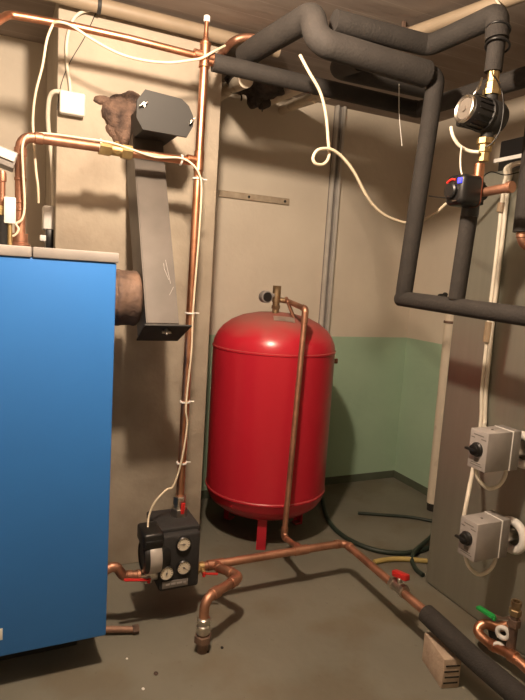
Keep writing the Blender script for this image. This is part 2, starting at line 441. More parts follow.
ra, rb = V((0.672, 2.160, 0.370)), V((0.722, 2.250, 2.272))
t = thing('copper_riser_pipe', 'bright vertical copper pipe rising from the black pump unit to the ceiling', 'pipe', ra)
MB().tube([ra, lerp(ra, rb, .3), lerp(ra, rb, .6), rb], .0165, 20).build('pipe', COPPER, t)
m = MB(); d = rb-ra
T1 = lerp(ra, rb, .98); T2 = lerp(ra, rb, (V((0.701, 2.235, 1.833)).z-ra.z)/(rb.z-ra.z))
m.cyl(T1-d.normalized()*.045, T1+d.normalized()*.05, .0205, 20, .002)
collar(m, T1-d.normalized()*.04, d, .022, .012); collar(m, T1+d.normalized()*.045, d, .022, .012)
m.cyl(T1, T1+V((-.045, 0, 0)), .0185); m.cyl(T1, T1+V((.04, 0, 0)), .0205)
m.lathe(rb, d, [(.018, -.01), (.018, .01), (.010, .03), (.0095, .05)], 18)
m.build('top_tee', COPPER, t)
m = MB(); m.cyl(T2-d.normalized()*.04, T2+d.normalized()*.04, .0195, 20, .002); m.cyl(T2, T2+V((-.05, 0, .003)), .0165)
collar(m, T2-V((.045, 0, 0)), (1, 0, 0), .018, .012); m.build('lower_tee', COPPER, t)
tp = rb+d.normalized()*.05
MB().tube([tp-d.normalized()*.01, tp+d.normalized()*.045], .0085, 14).build('vent_tube', COPPER, t)
m = MB(); m.cyl(tp+d.normalized()*.04, tp+d.normalized()*.062, .0125, 14, .002); m.build('vent_cap', WHITE, t, label='small white cap')

top = [(0.723, 2.250, 2.229), (0.431, 2.250, 2.235), (0.237, 2.250, 2.233), (0.170, 2.250, 2.231), (0.089, 2.250, 2.227), (0.024, 2.250, 2.223), (-0.001, 2.190, 2.182), (-0.032, 2.100, 2.122)]
m = MB(); m.tube([V(top[0])-V((.03, 0, 0))]+top[1:6]+top[6:], .0135, 16, .03)
m.build('copper_pipe', COPPER, label='thin copper pipe running left along the chimney just under the ceiling', cat='pipe')

t = thing('boiler_copper_pipe', 'copper pipe from the boiler top with elbow and brass valve, across to riser', 'pipe', (0.068, 2.200, 1.437))
e0 = V((0.069, 2.200, 1.440)); e1 = V((0.061, 2.200, 1.823)); e2 = V((0.349, 2.235, 1.831)); e3 = V((0.435, 2.240, 1.828)); e4 = V((0.681, 2.250, 1.832))
e0.z = 1.443; e0.x = e1.x
m = MB(); m.tube([e0, e1, e2], .0175, 18, .04); m.build('pipe', COPPERD, t)
m = MB(); m.tube([e3, e4], .0165, 18); m.build('outlet_pipe', COPPER, t)
MB().lathe(e0, (0, 0, 1), [(.035, 0), (.035, .012), (.026, .02), (.026, .05)], 20).build('boiler_socket', COPPERD, t)
for k in (.35, .42, .62): ring_part('coupling', COPPERD, t, lerp(e0, e1, k), (0, 0, 1), .0200, .012)
ring_part('coupling', COPPERD, t, lerp(e0, e1, .86), (0, 0, 1), .0205, .03); ring_part('coupling', COPPERD, t, lerp(e1, e2, .2), e2-e1, .0205, .03)
m = MB(); d = (e3-e2).normalized()
m.hexa(e2-d*.022, e2+d*.022, .028); m.cyl(e2, e3, .021, 18); m.hexa(e3-d*.026, e3+d*.014, .027); m.cyl(lerp(e2, e3, .5)+V((0, 0, .0)), lerp(e2, e3, .5)+V((0, -.01, .03)), .008, 12); m.cyl(lerp(e2, e3, .5), lerp(e2, e3, .5)+V((0, -.024, -.012)), .009, 12)
m.build('brass_valve', BRASS, t)
# small stuff at the left edge, on the boiler
t = thing('safety_valve', 'short copper stub with brass valve at the left frame edge on the boiler', 'valve', (-.02, 2.12, 1.443))
a = V((0.003, 2.120, 1.513)); b = V((0.003, 2.120, 1.684)); a.z = 1.443; a.x = b.x
MB().tube([a+V((0, 0, .09)), b], .011, 14).build('pipe', COPPERD, t)
m = MB(); m.hexa(lerp(a, b, .42), lerp(a, b, .55), .017); m.build('valve_body', BRASS, t)
m = MB(); m.lathe(b-V((0, 0, .03)), (0, 0, 1), [(.014, 0), (.014, .026), (.011, .034), (0, .036)]); m.build('cap', COPPERD, t)
m = MB(); m.box(lerp(a, b, .6)+V((.016, 0, 0)), (.014, .016, .035), .003); m.build('knob', BLACK, t)
m = MB(); m.cyl(a, a+V((0, 0, .1)), .026, 18); m.build('base_sleeve', BLACK, t)
t = thing('pressure_gauge', 'white square gauge box standing on a copper fitting at the far left', 'gauge', (0.027, 2.050, 1.521))
lo = V((0.009, 2.100, 1.519)); hi = V((0.045, 2.100, 1.604))
MB().span((lo.x, 2.09, lo.z), (hi.x, 2.125, hi.z), .003).build('case', WHITE, t)
m = MB(); cx = (lo.x+hi.x)/2; m.tube([(cx, 2.105, 1.443), (cx, 2.105, lo.z+.01)], .008, 12); m.build('stem', BRASS, t)
t = thing('control_box', 'grey box with white front sticking in from the left frame edge', 'box', (0.009, 2.150, 1.735))
a = V((0.009, 2.150, 1.773)); b = V((0.040, 2.150, 1.739))
rt = Matrix.Rotation(.28, 3, 'Y')
MB().box((a.x-.06, 2.2, (a.z+b.z)/2+.002), (.2, .1, .056), .004, rt).build('case', GREYDK, t)
MB().box((a.x-.06, 2.147, (a.z+b.z)/2+.010), (.196, .008, .028), .002, rt).build('cover', WHITE, t)

# ------------------------------------------------------------------ cables on the left
def cable(pts, r, label, m=CABLE, name='cable', n=8):
    b = MB(); b.tube(smooth(pts, n), r, 10); return b.build(name, m, label=label, cat='cable')
t = thing('sensor_cable', 'cream cable strapped along the boiler copper pipe and down the riser', 'cable', (0.047, 2.160, 1.469))
pts = [(0.022, 2.150, 1.476), (0.044, 2.150, 1.485), (0.055, 2.150, 1.506), (0.047, 2.160, 1.523), (0.066, 2.160, 1.541), (0.074, 2.165, 1.590), (0.068, 2.165, 1.706), (0.066, 2.170, 1.785), (0.084, 2.190, 1.826), (0.140, 2.210, 1.845), (0.257, 2.210, 1.848), (0.363, 2.215, 1.849), (0.438, 2.220, 1.838), (0.534, 2.225, 1.823), (0.632, 2.225, 1.833), (0.676, 2.205, 1.813), (0.705, 2.195, 1.774), (0.714, 2.190, 1.718), (0.711, 2.185, 1.543), (0.701, 2.185, 1.246), (0.699, 2.175, 1.086), (0.680, 2.155, 0.864), (0.687, 2.150, 0.782), (0.669, 2.140, 0.648), (0.640, 2.140, 0.537), (0.605, 2.130, 0.523), (0.557, 2.110, 0.487), (0.532, 2.100, 0.436), (0.521, 2.070, 0.389)]
MB().tube(smooth(pts, 8), .0042, 10).build('sheath', CABLE, t)
for (x, y, rr) in ((94, 144.5, .024), (180, 159, .02)): tie((V((0.331, 2.237, 1.836)) if x < 100 else V((0.643, 2.248, 1.830))), (1, 0, -.07), rr, t)
for q in (V((0.693, 2.220, 1.764)), V((0.690, 2.200, 1.233)), V((0.681, 2.180, 0.871)), V((0.675, 2.170, 0.617))):
    tie(lerp(ra, rb, (q.z-ra.z)/(rb.z-ra.z)), (0, 0, 1), .021, t, (1, 0, 0))
cable([(0.162, 2.230, 2.217), (0.144, 2.240, 2.165), (0.131, 2.250, 2.079), (0.111, 2.260, 1.991), (0.103, 2.270, 1.914), (0.105, 2.275, 1.847), (0.115, 2.280, 1.727), (0.122, 2.280, 1.672), (0.126, 2.300, 1.614)], .0045, 'cream cable dropping from the ceiling copper pipe behind the boiler elbow')
cable([(0.163, 2.235, 2.223), (0.184, 2.220, 2.225), (0.224, 2.220, 2.221), (0.303, 2.225, 2.191), (0.392, 2.225, 2.166), (0.484, 2.225, 2.162), (0.578, 2.225, 2.174), (0.662, 2.220, 2.199), (0.700, 2.218, 2.213), (0.744, 2.220, 2.245), (0.813, 2.280, 2.301)], .005, 'cream cable sagging under the ceiling copper pipe beside the riser')
cable([(0.329, 2.520, 2.412), (0.285, 2.530, 2.392), (0.256, 2.540, 2.355), (0.238, 2.540, 2.276), (0.240, 2.540, 2.189), (0.250, 2.540, 2.133), (0.255, 2.540, 2.088)], .0065, 'thick cream cable curving from the ceiling into the square white junction box', CABLEW)
cable([(0.367, 2.545, 2.462), (0.311, 2.545, 2.320), (0.252, 2.545, 2.204), (0.219, 2.545, 2.110), (0.205, 2.545, 2.011)], .0016, 'thin dark wire running down the chimney beside the junction box', BLACK)
t = thing('junction_box', 'square white junction box on the chimney front', 'box', (0.264, 2.550, 1.991))
a = V((0.213, 2.520, 2.083)); b = V((0.309, 2.520, 1.992))
MB().span((a.x, 2.515, b.z+.004), (b.x, 2.552, a.z), .010, 4).build('base', WHITE, t)
MB().span((a.x-.001, 2.508, b.z+.003), (b.x+.001, 2.526, a.z+.001), .008, 4).build('lid', WHITE, t)
t = thing('socket_box', 'small white box on the shadowed left side of the chimney', 'box', (.2, 2.75, 1.6))
a = V((0.163, 2.620, 1.637)); b = V((0.210, 2.620, 1.538))
MB().span((a.x, 2.62, b.z), (.207, 2.72, a.z), .006, 3).build('case', WHITE, t)
MB().span((a.x+.012, 2.625, 1.46), (.206, 2.72, b.z), .004).build('socket', BLACK, t)
MB().span((a.x-.012, 2.63, b.z-.05), (a.x+.014, 2.66, b.z-.025), .003).build('plug', WHITE, t)
cable([(0.218, 2.530, 2.079), (0.192, 2.540, 2.077), (0.177, 2.560, 2.056), (0.174, 2.590, 2.004), (0.178, 2.610, 1.950), (0.190, 2.630, 1.867), (0.201, 2.650, 1.769), (0.207, 2.670, 1.638)], .009, 'thick cream cable from junction box down the chimney side to the small white box', CABLEW)

# ------------------------------------------------------------------ ceiling pipes, painted
pa, pb = V((0.299, 2.500, 2.432)), V((1.069, 2.500, 2.408))
m = MB(); m.tube([V((-.5, 2.5, 2.425)), V((.45, 2.5, 2.425)), V((1.15, 2.5, 2.42))], .029, 20)
pr = m.build('painted_ceiling_pipe', BEIGE, label='beige painted pipe along the chimney under the ceiling, behind riser top', cat='pipe')
m = MB(); m.cyl((.345, 2.5, 2.425), (.36, 2.5, 2.425), 0.032, 20); m.span((.349, 2.49, 2.44), (.356, 2.51, 2.472)); m.build('pipe_clip', STEELD, pr)
a, b = V((1.509, 2.050, 2.415)), V((1.609, 1.641, 2.415)); d = (b-a).normalized()
m = MB(); m.tube([a, b, b+d*.6], .026, 18); pr = m.build('painted_ceiling_pipe', BEIGE, label='beige painted pipe under the ceiling above the circulation pump', cat='pipe')
m = MB(); m.cyl(a-d*.006+d*.02, a+d*.034, .029, 18); m.span((a.x-.012, a.y-.006, 2.42), (a.x+.0, a.y+.006, 2.475)); m.build('pipe_clip', RUST, pr)

# ------------------------------------------------------------------ black insulated pipes
t = thing('insulated_pipe', 'black insulated pipe from the riser tee straight along the back, then towards camera', 'pipe', (1.3, 2.2, 1.6))
A0 = V((0.756, 2.250, 2.218)); A1 = V((1.72, 2.18, 2.19)); A2 = V((1.70, 1.502, 2.158)); A3 = V((1.70, 1.502, 1.612))
MB().tube([A0, A1], .034, 18, wob=.03).build('sleeve', FOAM, t)
MB().tube([lerp(A0, A1, .97), A1, A2, A3], .036, 18, .045, wob=.02).build('sleeve', FOAM, t)
MB().tube([A0-V((.03, 0, 0)), A0+V((.02, 0, 0))], .016, 16).build('pipe_end', COPPER, t, label='copper pipe end')
m = MB(); e = A3+V((0, 0, .02)); m.tube([e, e-V((0, 0, .06)), e+V((.09, -.05, -.085))], .02, 16, .035); collar(m, e-V((0, 0, .03)), (0, 0, 1), .023, .02); m.build('elbow', COPPERD, t, label='copper elbow')

t = thing('insulated_pipe', 'black insulated pipe looping at the ceiling, then down right of the corner and forward', 'pipe', (1.5, 1.85, 1.3))
B = [V((0.922, 2.320, 2.297)), V((0.927, 2.220, 2.298)), V((0.960, 1.920, 2.308)), V((0.986, 1.880, 2.312)), V((0.985, 1.820, 2.204)), V((1.49, 1.80, 2.182)), V((1.50, 1.885, 1.342)), V((1.50, 1.5, 1.330)), V((1.50, .35, 1.30))]
MB().tube([B[0], B[1], B[3], B[4], B[5]-V((.05, 0, 0))], .047, 20, .05, wob=.03).build('ceiling_sleeve', FOAM, t)
MB().tube([B[5]-V((.11, 0, -.002)), B[5], B[5].lerp(B[6], .96)], .034, 20, .03, wob=.02).build('drop_sleeve', FOAM, t)
MB().tube([B[5].lerp(B[6], .9), B[6]], .0335, 20).build('corner_sleeve', FOAM, t)
MB().tube([B[6]+V((0, .02, 0)), B[7], B[8]], .031, 20, wob=.02).build('level_sleeve', FOAM, t)

t = thing('insulated_pipe', 'black insulated pipe closest to the ceiling, bending down to the pump', 'pipe', (1.5, 1.6, 2.1))
K = [V((1.063, 1.880, 2.314)), V((1.49, 1.86, 2.312)), V((1.50, 1.535, 2.31)), V((1.500, 1.529, 2.138))]
MB().tube([V((1.076, 1.880, 2.313)), K[1], K[2]+V((0, .06, 0))], .038, 20, .04, wob=.03).build('ceiling_sleeve', FOAM, t)
MB().tube([K[2]+V((0, .07, 0)), K[2], V((1.500, 1.525, 2.226))], .038, 20, .03, wob=.04).build('elbow_sleeve', FOAM, t)
MB().tube([V((1.500, 1.525, 2.238)), V((1.500, 1.527, 2.125))], .029, 20, wob=.03).build('drop_sleeve', FOAM, t)
for (x, y) in ((498, 30), (497.5, 46)):
    p = V((1.500, 1.525, 2.257)) if y == 30 else V((1.500, 1.520, 2.205))
    m = MB(); m.ring(p, (.3, .2, 1), .038, .004); m.build('tie_wire', BLACK, t)

# second, lower black pipe seen under the ceiling pipes
a, b = V((1.198, 2.050, 2.228)), V((1.752, 2.050, 2.235))
MB().tube([V((a.x-.01, 1.86, 2.20)), a, V((1.67, 2.05, b.z))], .040, 18, .05, wob=.03).build('insulated_pipe', FOAM, label='dark insulated pipe hidden just under the ceiling pipe loop, joining it at left', cat='pipe')

# grey plastic-sheathed tubes coming out of the back wall towards the pipes
t = thing('sheathed_tube', 'left pale sheathed tube coming out of the wall above the red tank', 'pipe', (1.337, 3.000, 2.350))
a, b = V((1.382, 3.100, 2.387)), V((1.282, 2.400, 2.285))
MB().tube([a+V((0, .13, 0)), a, b], .028, 16, .03).build('sheath', CREAMP, t)
t = thing('sheathed_tube', 'right pale sheathed tube coming out of the wall above the red tank', 'pipe', (1.474, 3.000, 2.358))
a, b = V((1.523, 3.100, 2.385)), V((1.401, 2.400, 2.268))
MB().tube([a+V((0, .13, 0)), a, b], .028, 16, .03).build('sheath', CREAMP, t)
t = thing('sheathed_tube', 'pale tube end against the chimney corner under the copper bend', 'pipe', (1.139, 3.000, 2.387))
a = V((1.081, 2.950, 2.363)); b = V((1.000, 2.500, 2.266))
MB().tube([a+V((0, .26, 0)), a, b], .034, 16, .03).build('sheath', CREAMP, t)
m = MB()
m.tube(smooth([(0.767, 2.270, 2.231), (0.826, 2.360, 2.294), (0.890, 2.420, 2.374), (0.939, 2.410, 2.403), (1.000, 2.400, 2.409), (1.054, 2.380, 2.388)], 8), .016, 14)
m.build('copper_bend', COPPERD, label='curved copper pipe bend behind the black pipe right of the riser', cat='pipe')
# hanging tatters of insulation
m = MB()
for (c, sz) in (((1.085, 2.750, 2.331), (.09, .09, .05)), ((1.167, 2.750, 2.318), (.08, .09, .055)), ((1.209, 2.700, 2.332), (.07, .08, .04)), ((1.154, 2.750, 2.268), (.035, .05, .035)), ((1.204, 2.750, 2.263), (.03, .04, .03))):
    m.blob(c, sz, .45, 12)
for (a, b) in (((1.173, 2.720, 2.274), (1.183, 2.720, 2.209)), ((1.125, 2.720, 2.265), (1.149, 2.720, 2.227)), ((1.202, 2.700, 2.274), (1.216, 2.700, 2.243)), ((1.060, 2.720, 2.281), (1.068, 2.720, 2.241))):
    m.tube(smooth([a, lerp(a, b, .5)+V((.006, 0, 0)), b], 4), [.004]*8+[.002], 6)
m.build('torn_insulation', DUST, label='ragged dark insulation hanging under the black pipe above the red tank', cat='insulation')

# ------------------------------------------------------------------ pump and loading unit
t = thing('pump_unit', 'black pump unit with three round white thermometers at foot of riser', 'pump', (.64, 2.1, .151))
by0, by1 = 2.02, 2.235
m = MB(); m.span((.562, by0, .151), (.724, by1, .381), .012, 3).build('insulation_shell', EPP, t)
m = MB(); m.span((.554, by0+.03, .365), (.729, by1, .397), .008, 3).build('shell_top', EPP, t)
def gauge(c, R, ang, parent):
    c = V(c); g = MB(); g.lathe(c+V((0, .012, 0)), (0, -1, 0), [(R*1.1, 0), (R*1.12, .014), (R, .018), (R*.98, .014)], 28)
    go = g.build('thermometer', BLACK, parent)
    MB().lathe(c+V((0, .0, 0)), (0, -1, 0), [(R*.98, 0), (R*.98, .003)], 28).build('dial', DIAL, go)
    n = MB(); d = V((math.cos(ang), 0, math.sin(ang))); pp = V((-d.z, 0, d.x)); y = V((0, -.0045, 0))
    n.prism([c+y-d*R*.25+pp*R*.09, c+y-d*R*.25-pp*R*.09, c+y+d*R*.75], (0, -.001, 0)); n.lathe(c+V((0, -.003, 0)), (0, -1, 0), [(R*.14, 0), (R*.14, .004)], 12)
    for k in range(11):
        a = PI*1.2-k*PI*1.4/10; dd = V((math.cos(a), 0, math.sin(a)))
        n.box(c+dd*R*.80+V((0, -.0035, 0)), (R*.2, .001, R*.07), 0, Matrix.Rotation(-a, 3, 'Y'))
    n.build('needle', MARK, go)
gauge((0.652, 2.014, 0.342), .0265, 3.0, t)
gauge((0.588, 2.014, 0.232), .0265, 1.5, t)
gauge((0.657, 2.014, 0.244), .0265, -.7, t)
a, b = V((0.577, 2.018, 0.178)), V((0.674, 2.018, 0.182)); n_ = MB(); mid = (a+b)/2; n2 = MB(); n2.box(mid, (.105, .006, .030), .003)
for k, w in ((-.03, .016), (-.008, .018), (.017, .022), (.038, .012)): n_.box(mid+V((k, -.0032, .002)), (w, .001, .008))
n2.build('nameplate', PLATE, t, label='grey nameplate with worn print', extra=(n_, GREYBOX))
# motor on the left
mo = V((.572, 2.06, .294))
m = MB(); m.lathe(mo, (-1, 0, 0), [(.05, -.03), (.066, 0), (.069, .006), (.069, .058), (.064, .072), (.052, .076), (.048, .072), (0, .072)], 36); mt = m.build('pump_motor', BLACK, t)
m = MB(); m.lathe(mo, (-1, 0, 0), [(.0700, .008), (.0712, .01), (.0712, .052), (.0700, .054)], 36); m.build('motor_band', SILVER, mt, label='silver motor band')
m = MB(); m.span((.492, 2.005, .338), (.572, 2.13, .402), .012, 3); m.build('terminal_box', BLACK, mt)
m = MB(); m.span((.500, 2.000, .362), (.564, 2.008, .377), .003); m.build('terminal_lid', BLACK, mt)
# unions and levers
m = MB(); a = V((ra.x, ra.y, .395)); m.hexa(a, a+V((0, 0, .035)), .034); m.cyl(a+V((0, 0, .03)), a+V((0, 0, .055)), .022); m.hexa(a+V((0, 0, .05)), a+V((0, 0, .085)), .026); m.build('union_nut', NICKEL, t)
def lever(a, b, w, parent, m_=REDP, th=.005):
    a, b = V(a), V(b); d = (b-a); L = d.length; d.normalize(); x, y, _ = frame(d)
    m = MB(); m.box((a+b)/2, (w, th, L), .002, Matrix((x, y, d)).transposed())
    m.cyl(a-y*.012, a+y*.006, .007, 12); return m.build('lever', m_, parent, label=('green plastic lever' if m_ is GREENP else 'red plastic lever'))
a = V((0.678, 2.138, 0.340)); lever((0.675, 2.138, 0.354), (0.680, 2.129, 0.460), .018, t)
m = MB(); a = V((0.523, 2.061, 0.210)); m.cyl(a+V((-.03, 0, 0)), a+V((.06, .0, 0)), .022); m.hexa(a+V((-.012, 0, 0)), a+V((.016, 0, 0)), .031); m.cyl(a, a+V((0, -.035, .0)), .011, 12); m.build('union_nut', NICKEL, t)
lever(a+V((.0, -.036, 0)), (0.426, 2.022, 0.228), .018, t)
m = MB(); a = V((.731, 2.10, .185)); m.cyl(a+V((-.03, 0, 0)), a+V((.04, 0, 0)), .021); m.hexa(a+V((-.006, 0, 0)), a+V((.018, 0, 0)), .028); m.cyl(a+V((.03,0,0)), a+V((.03, -.035, -.01)), .010, 12); m.build('union_nut', BRASS, t)
lever(a+V((.03, -.036, -.012)), V((0.814, 2.041, 0.175)), .014, t)

t = thing('boiler_return_pipe', 'short bent copper pipe from boiler side to the pump unit', 'pipe', (0.387, 2.061, 0.254))
m = MB(); m.tube([(.30, 2.06, .235), V((0.387, 2.061, 0.267)), V((0.406, 2.061, 0.263)), V((0.430, 2.061, 0.223)), V((0.503, 2.061, 0.214))], .0185, 18, .02); m.build('pipe', COPPERD, t)
span_part('coupling', COPPERD, t, (0.441, 2.061, 0.221), (0.464, 2.061, 0.218), .0215); span_part('coupling', COPPERD, t, (0.480, 2.061, 0.216), (0.496, 2.061, 0.214), .0225)
t = thing('drain_pipe', 'copper drain stub lying on the floor beside the boiler foot', 'pipe', (0.419, 2.030, 0.020))
a = V((0.305, 2.068, 0.025)); b = V((0.470, 2.019, 0.018)); b2 = V((0.485, 2.017, 0.018))
MB().tube([a, b], .0125, 14).build('pipe', DULLC, t)
m = MB(); m.hexa(b-V((.006, 0, 0)), b+V((.018, 0, 0)), .017); m.build('end_cap', RUST, t)

# ------------------------------------------------------------------ floor pipework
FY, FX, FZ = 2.10, 1.467, .185
t = thing('floor_copper_pipe', 'copper pipe running from pump unit along the floor and turning towards camera', 'pipe', (1.46, 2.10, .16))
m = MB(); m.tube([(.74, FY, FZ), (FX, FY, FZ), (FX, 1.48, FZ-.01)], .0175, 18, .035); m.build('pipe', COPPERD, t)
uT = V((0.826, 2.100, 0.186)); uT.z = FZ
m = MB(); x = uT.x; m.cyl((x-.04, FY, FZ), (x+.035, FY, FZ), .0215); m.cyl((x, FY, FZ), (x, FY-.04, FZ), .0205); m.build('tee', COPPERD, t)
jx = V((1.232, 2.100, 0.191)).x
m = MB(); m.cyl((jx-.035, FY, FZ), (jx+.035, FY, FZ), .0212); m.cyl((jx, FY, FZ), (jx, FY+.04, FZ), .02); m.build('tee', COPPERD, t)
span_part('coupling', COPPERD, t, (FX-.055, FY, FZ), (FX-.03, FY, FZ), .0205); span_part('coupling', COPPERD, t, (FX, FY-.03, FZ), (FX, FY-.055, FZ), .0205)
vy = V((1.467, 1.699, 0.187)).y
m = MB(); m.hexa((FX, vy+.045, FZ), (FX, vy+.025, FZ), .027); m.cyl((FX, vy+.04, FZ), (FX, vy-.03, FZ), .022); m.hexa((FX, vy-.018, FZ), (FX, vy-.04, FZ), .027); m.cyl((FX, vy, FZ), (FX, vy, FZ+.04), .01, 12)
bv = m.build('ball_valve', NICKEL, t)
m = MB(); m.box((FX+.012, vy+.01, FZ+.045), (.030, .075, .026), .006, Matrix.Rotation(-.15, 3, 'X') @ Matrix.Rotation(.15, 3, 'Z')); m.build('lever', REDP, bv, label='red butterfly lever')
# small copper U to the floor fitting
t = thing('floor_return_pipe', 'U-bent copper pipe from the floor pipe down into the floor in front of pump', 'pipe', (.685, 1.835, 0))
pth = [(uT.x, FY-.03, FZ), V((.881, 1.955, .197)), V((.685, 1.835, .208)), V((.685, 1.835, .12))]
m = MB(); m.tube([V(p) for p in pth], .0185, 18, .04); m.build('pipe', COPPERD, t)
q = [V(p) for p in pth]
span_part('coupling', COPPERD, t, lerp(q[0], q[1], .45), lerp(q[0], q[1], .62), .022)
span_part('coupling', COPPERD, t, lerp(q[1], q[2], .18), lerp(q[1], q[2], .32), .0225); span_part('coupling', COPPERD, t, lerp(q[1], q[2], .66), lerp(q[1], q[2], .82), .0225)
m = MB(); m.lathe((.685, 1.835, .075), (0, 0, 1), [(.024, 0), (.026, .004), (.026, .03), (.022, .034), (.022, .045), (.025, .047), (.025, .058), (.0195, .062)], 20); m.build('union', NICKEL, t)
m = MB(); m.cyl((.685, 1.835, -.01), (.685, 1.835, .078), .021); m.hexa((.685, 1.835, .040), (.685, 1.835, .068), .033); m.build('floor_nut', RUST, t)

# insulated continuation of the floor pipe
t = thing('insulated_floor_pipe', 'dark insulated pipe along the floor running over the pale block to the corner', 'pipe', (1.51, 1.2, .1))
MB().tube([(1.465, 1.53, .173), (1.465, 1.42, .166), (1.465, 1.3, .156), (1.465, .2, .15)], .037, 20, wob=.05).build('sleeve', FOAM, t)
brot = Matrix.Rotation(math.radians(-15), 3, 'Z'); bo = V((1.409, 1.363, 0))
m = MB(); m.box(bo+brot @ V((.034, .078, .056)), (.068, .156, .112), .004, brot)
m2 = MB()
for k in range(4): m2.box(bo+brot @ V((.033+.003*(k % 2), .0015, .022+k*.0215)), (.054, .006, .0055), 0, brot)
m.build('support_block', BRICK, label='pale block with dark slots across its end, propping the floor pipe', cat='block', extra=(m2, DARKHOLE))

# ------------------------------------------------------------------ red expansion tank
TX, TY, TR = 1.329, 2.707, .326
t = thing('expansion_tank', 'big red upright expansion tank standing on legs in the corner', 'tank', (TX, TY, 0))
prof = [(0, .115), (.10, .120), (.19, .137), (.255, .165), (.299, .20), (.319, .235), (.326, .262), (.3295, .266), (.3295, .274), (.326, .278), (.326, .65), (.326, 1.018), (.3295, 1.021), (.3295, 1.029), (.326, 1.032),
        (.320, 1.062), (.304, 1.096), (.278, 1.13), (.236, 1.163), (.178, 1.19), (.10, 1.208), (.04, 1.213), (0, 1.214)]
MB().lathe((TX, TY, 0), (0, 0, 1), prof, 72).build('shell', RED, t)
for k in range(3):
    a = math.radians(243.5-0+120*k); c = V((TX+.245*math.cos(a), TY+.245*math.sin(a), 0))
    m = MB(); rt = Matrix.Rotation(a, 3, 'Z'); m.box(c+V((0, 0, .1)), (.008, .048, .20), .002, rt); m.box(c+V((0, 0, .004))+rt @ V((-.018, 0, 0)), (.045, .048, .008), .002, rt); m.box(c+V((0, 0, .1))+rt @ V((-.012, .022, 0)), (.03, .006, .2), .001, rt); m.build('leg', RED, t)
m = MB(); a = math.radians(-18); m.cyl((TX+.32*math.cos(a), TY+.32*math.sin(a), .965), (TX+.352*math.cos(a), TY+.352*math.sin(a), .965), .014); m.build('side_plug', COPPERD, t)
# sticker on the dome, bent to the dome's surface
def dome_z(r):
    for (r0, z0), (r1, z1) in zip(prof[15:], prof[16:]):
        if r1 <= r <= r0: return z0+(z1-z0)*(r-r0)/(r1-r0)
    return 1.214
m = MB(); g = {}
sc = V((TX-.035, TY-.165, 0)); ax = V((.89, -.36, 0)); ay = V((.36, .89, 0))
for i in range(9):
    for j in range(5):
        p = sc+ax*((i-4)*.014)+ay*((j-2)*.016); r = math.hypot(p.x-TX, p.y-TY); g[i, j] = m.bm.verts.new((p.x, p.y, dome_z(r)+.003))
fs = [m.bm.faces.new((g[i, j], g[i+1, j], g[i+1, j+1], g[i, j+1])) for i in range(8) for j in range(4)]
bmesh.ops.solidify(m.bm, geom=fs, thickness=.002)
m.build('sticker', LABEL, t, label='faded grey sticker on the dome')

# fitting and copper pipe on the tank
t = thing('tank_fitting', 'brass safety fitting with small round gauge on top of the red tank', 'valve', (TX, TY, 1.214))
g0 = V((1.301, 2.660, 1.222)); g1 = V((1.301, 2.660, 1.341)); g0.x = g1.x
m = MB(); m.cyl(g0-V((0, 0, .03)), g0+V((0, 0, .055)), .018); m.hexa(g0+V((0, 0, .012)), g0+V((0, 0, .03)), .025); m.cyl(g0+V((0, 0, .045)), g1, .0215); m.hexa(g1-V((0, 0, .005)), g1+V((0, 0, .012)), .024); m.cyl(g0+V((0, 0, .06)), g0+V((.06, -.02, .055)), .014); m.build('body', AGED, t)
m = MB(); c = V((1.231, 2.620, 1.294)); m.cyl(c+V((.0, .045, 0)), c, .031, 24, .003); m.cyl(c+V((0, .03, 0)), g1+V((0, 0, -.035)), .011); gd = m.build('gauge', GREYDK, t, label='small grey gauge with dark face')
MB().cyl(c+V((0, .002, 0)), c-V((0, .002, 0)), .024, 20).build('gauge_face', BLACK, gd)
t = thing('tank_copper_pipe', 'copper pipe dropping in front of the red tank from its top to floor', 'pipe', (1.3, 2.35, .1))
p0 = g0+V((.05, -.017, .057)); p1 = V((1.300, 2.340, 1.258)); p2 = V((1.250, 2.300, 0.152)); p3 = V((jx, FY+.03, FZ))
m = MB(); m.tube([p0, p1, p2, p3], .0135, 16, .03); m.build('pipe', COPPERD, t)
MB().tube([lerp(p0, p1, .88), p1, lerp(p1, p2, .06)], .0165, 16, .026).build('elbow', COPPERD, t)
MB().tube([lerp(p1, p2, .955), p2, lerp(p2, p3, .25)], .0165, 16, .02).build('elbow', COPPERD, t)
MB().tube([p0+V((.0, .0, .012)), lerp(p0, p1, .45)+V((.0, .08, .012)), V((1.388, 2.550, 1.131))], .009, 12, .02).build('copper_branch', COPPERD, t)

# ------------------------------------------------------------------ wall fittings
t = thing('wall_strip', 'short pale wooden strip screwed flat on the wall above the red tank', 'strip', (1.394, 3.200, 1.835))
a, b = V((1.147, 3.195, 1.881)), V((1.604, 3.195, 1.833))
MB().span((a.x, 3.186, 1.838), (b.x, 3.203, 1.876), .002).build('strip', STRIP, t)
for px in ((1.335, 3.186, 1.856), (1.574, 3.186, 1.859)): MB().lathe((px[0], 3.188, 1.857), (0, -1, 0), [(.009, 0), (.008, .004), (0, .005)], 14).build('screw', STEELD, t)
t = thing('wall_rail', 'vertical galvanised slotted rail on the back wall right of the tank', 'rail', (1.912, 3.2, .7))
rx = 1.914
MB().span((rx-.034, 3.190, .55), (rx+.036, 3.203, 2.47), .001).build('back_plate', GREYDK, t)
for s in (-1, 1): MB().span((rx-.008+s*.024, 3.165, .55), (rx+.008+s*.024, 3.195, 2.47), .001).build('flange', ALU, t)
MB().lathe((2.613, 2.86, 1.335), (-1, 0, 0), [(.032, 0), (.032, .006), (.012, .01), (.012, .03), (.022, .034), (.02, .05), (0, .054)], 20).build('pipe_stub', STEELD, label='small round dark pipe stub on the right wall just above the level black pipe', cat='pipe')

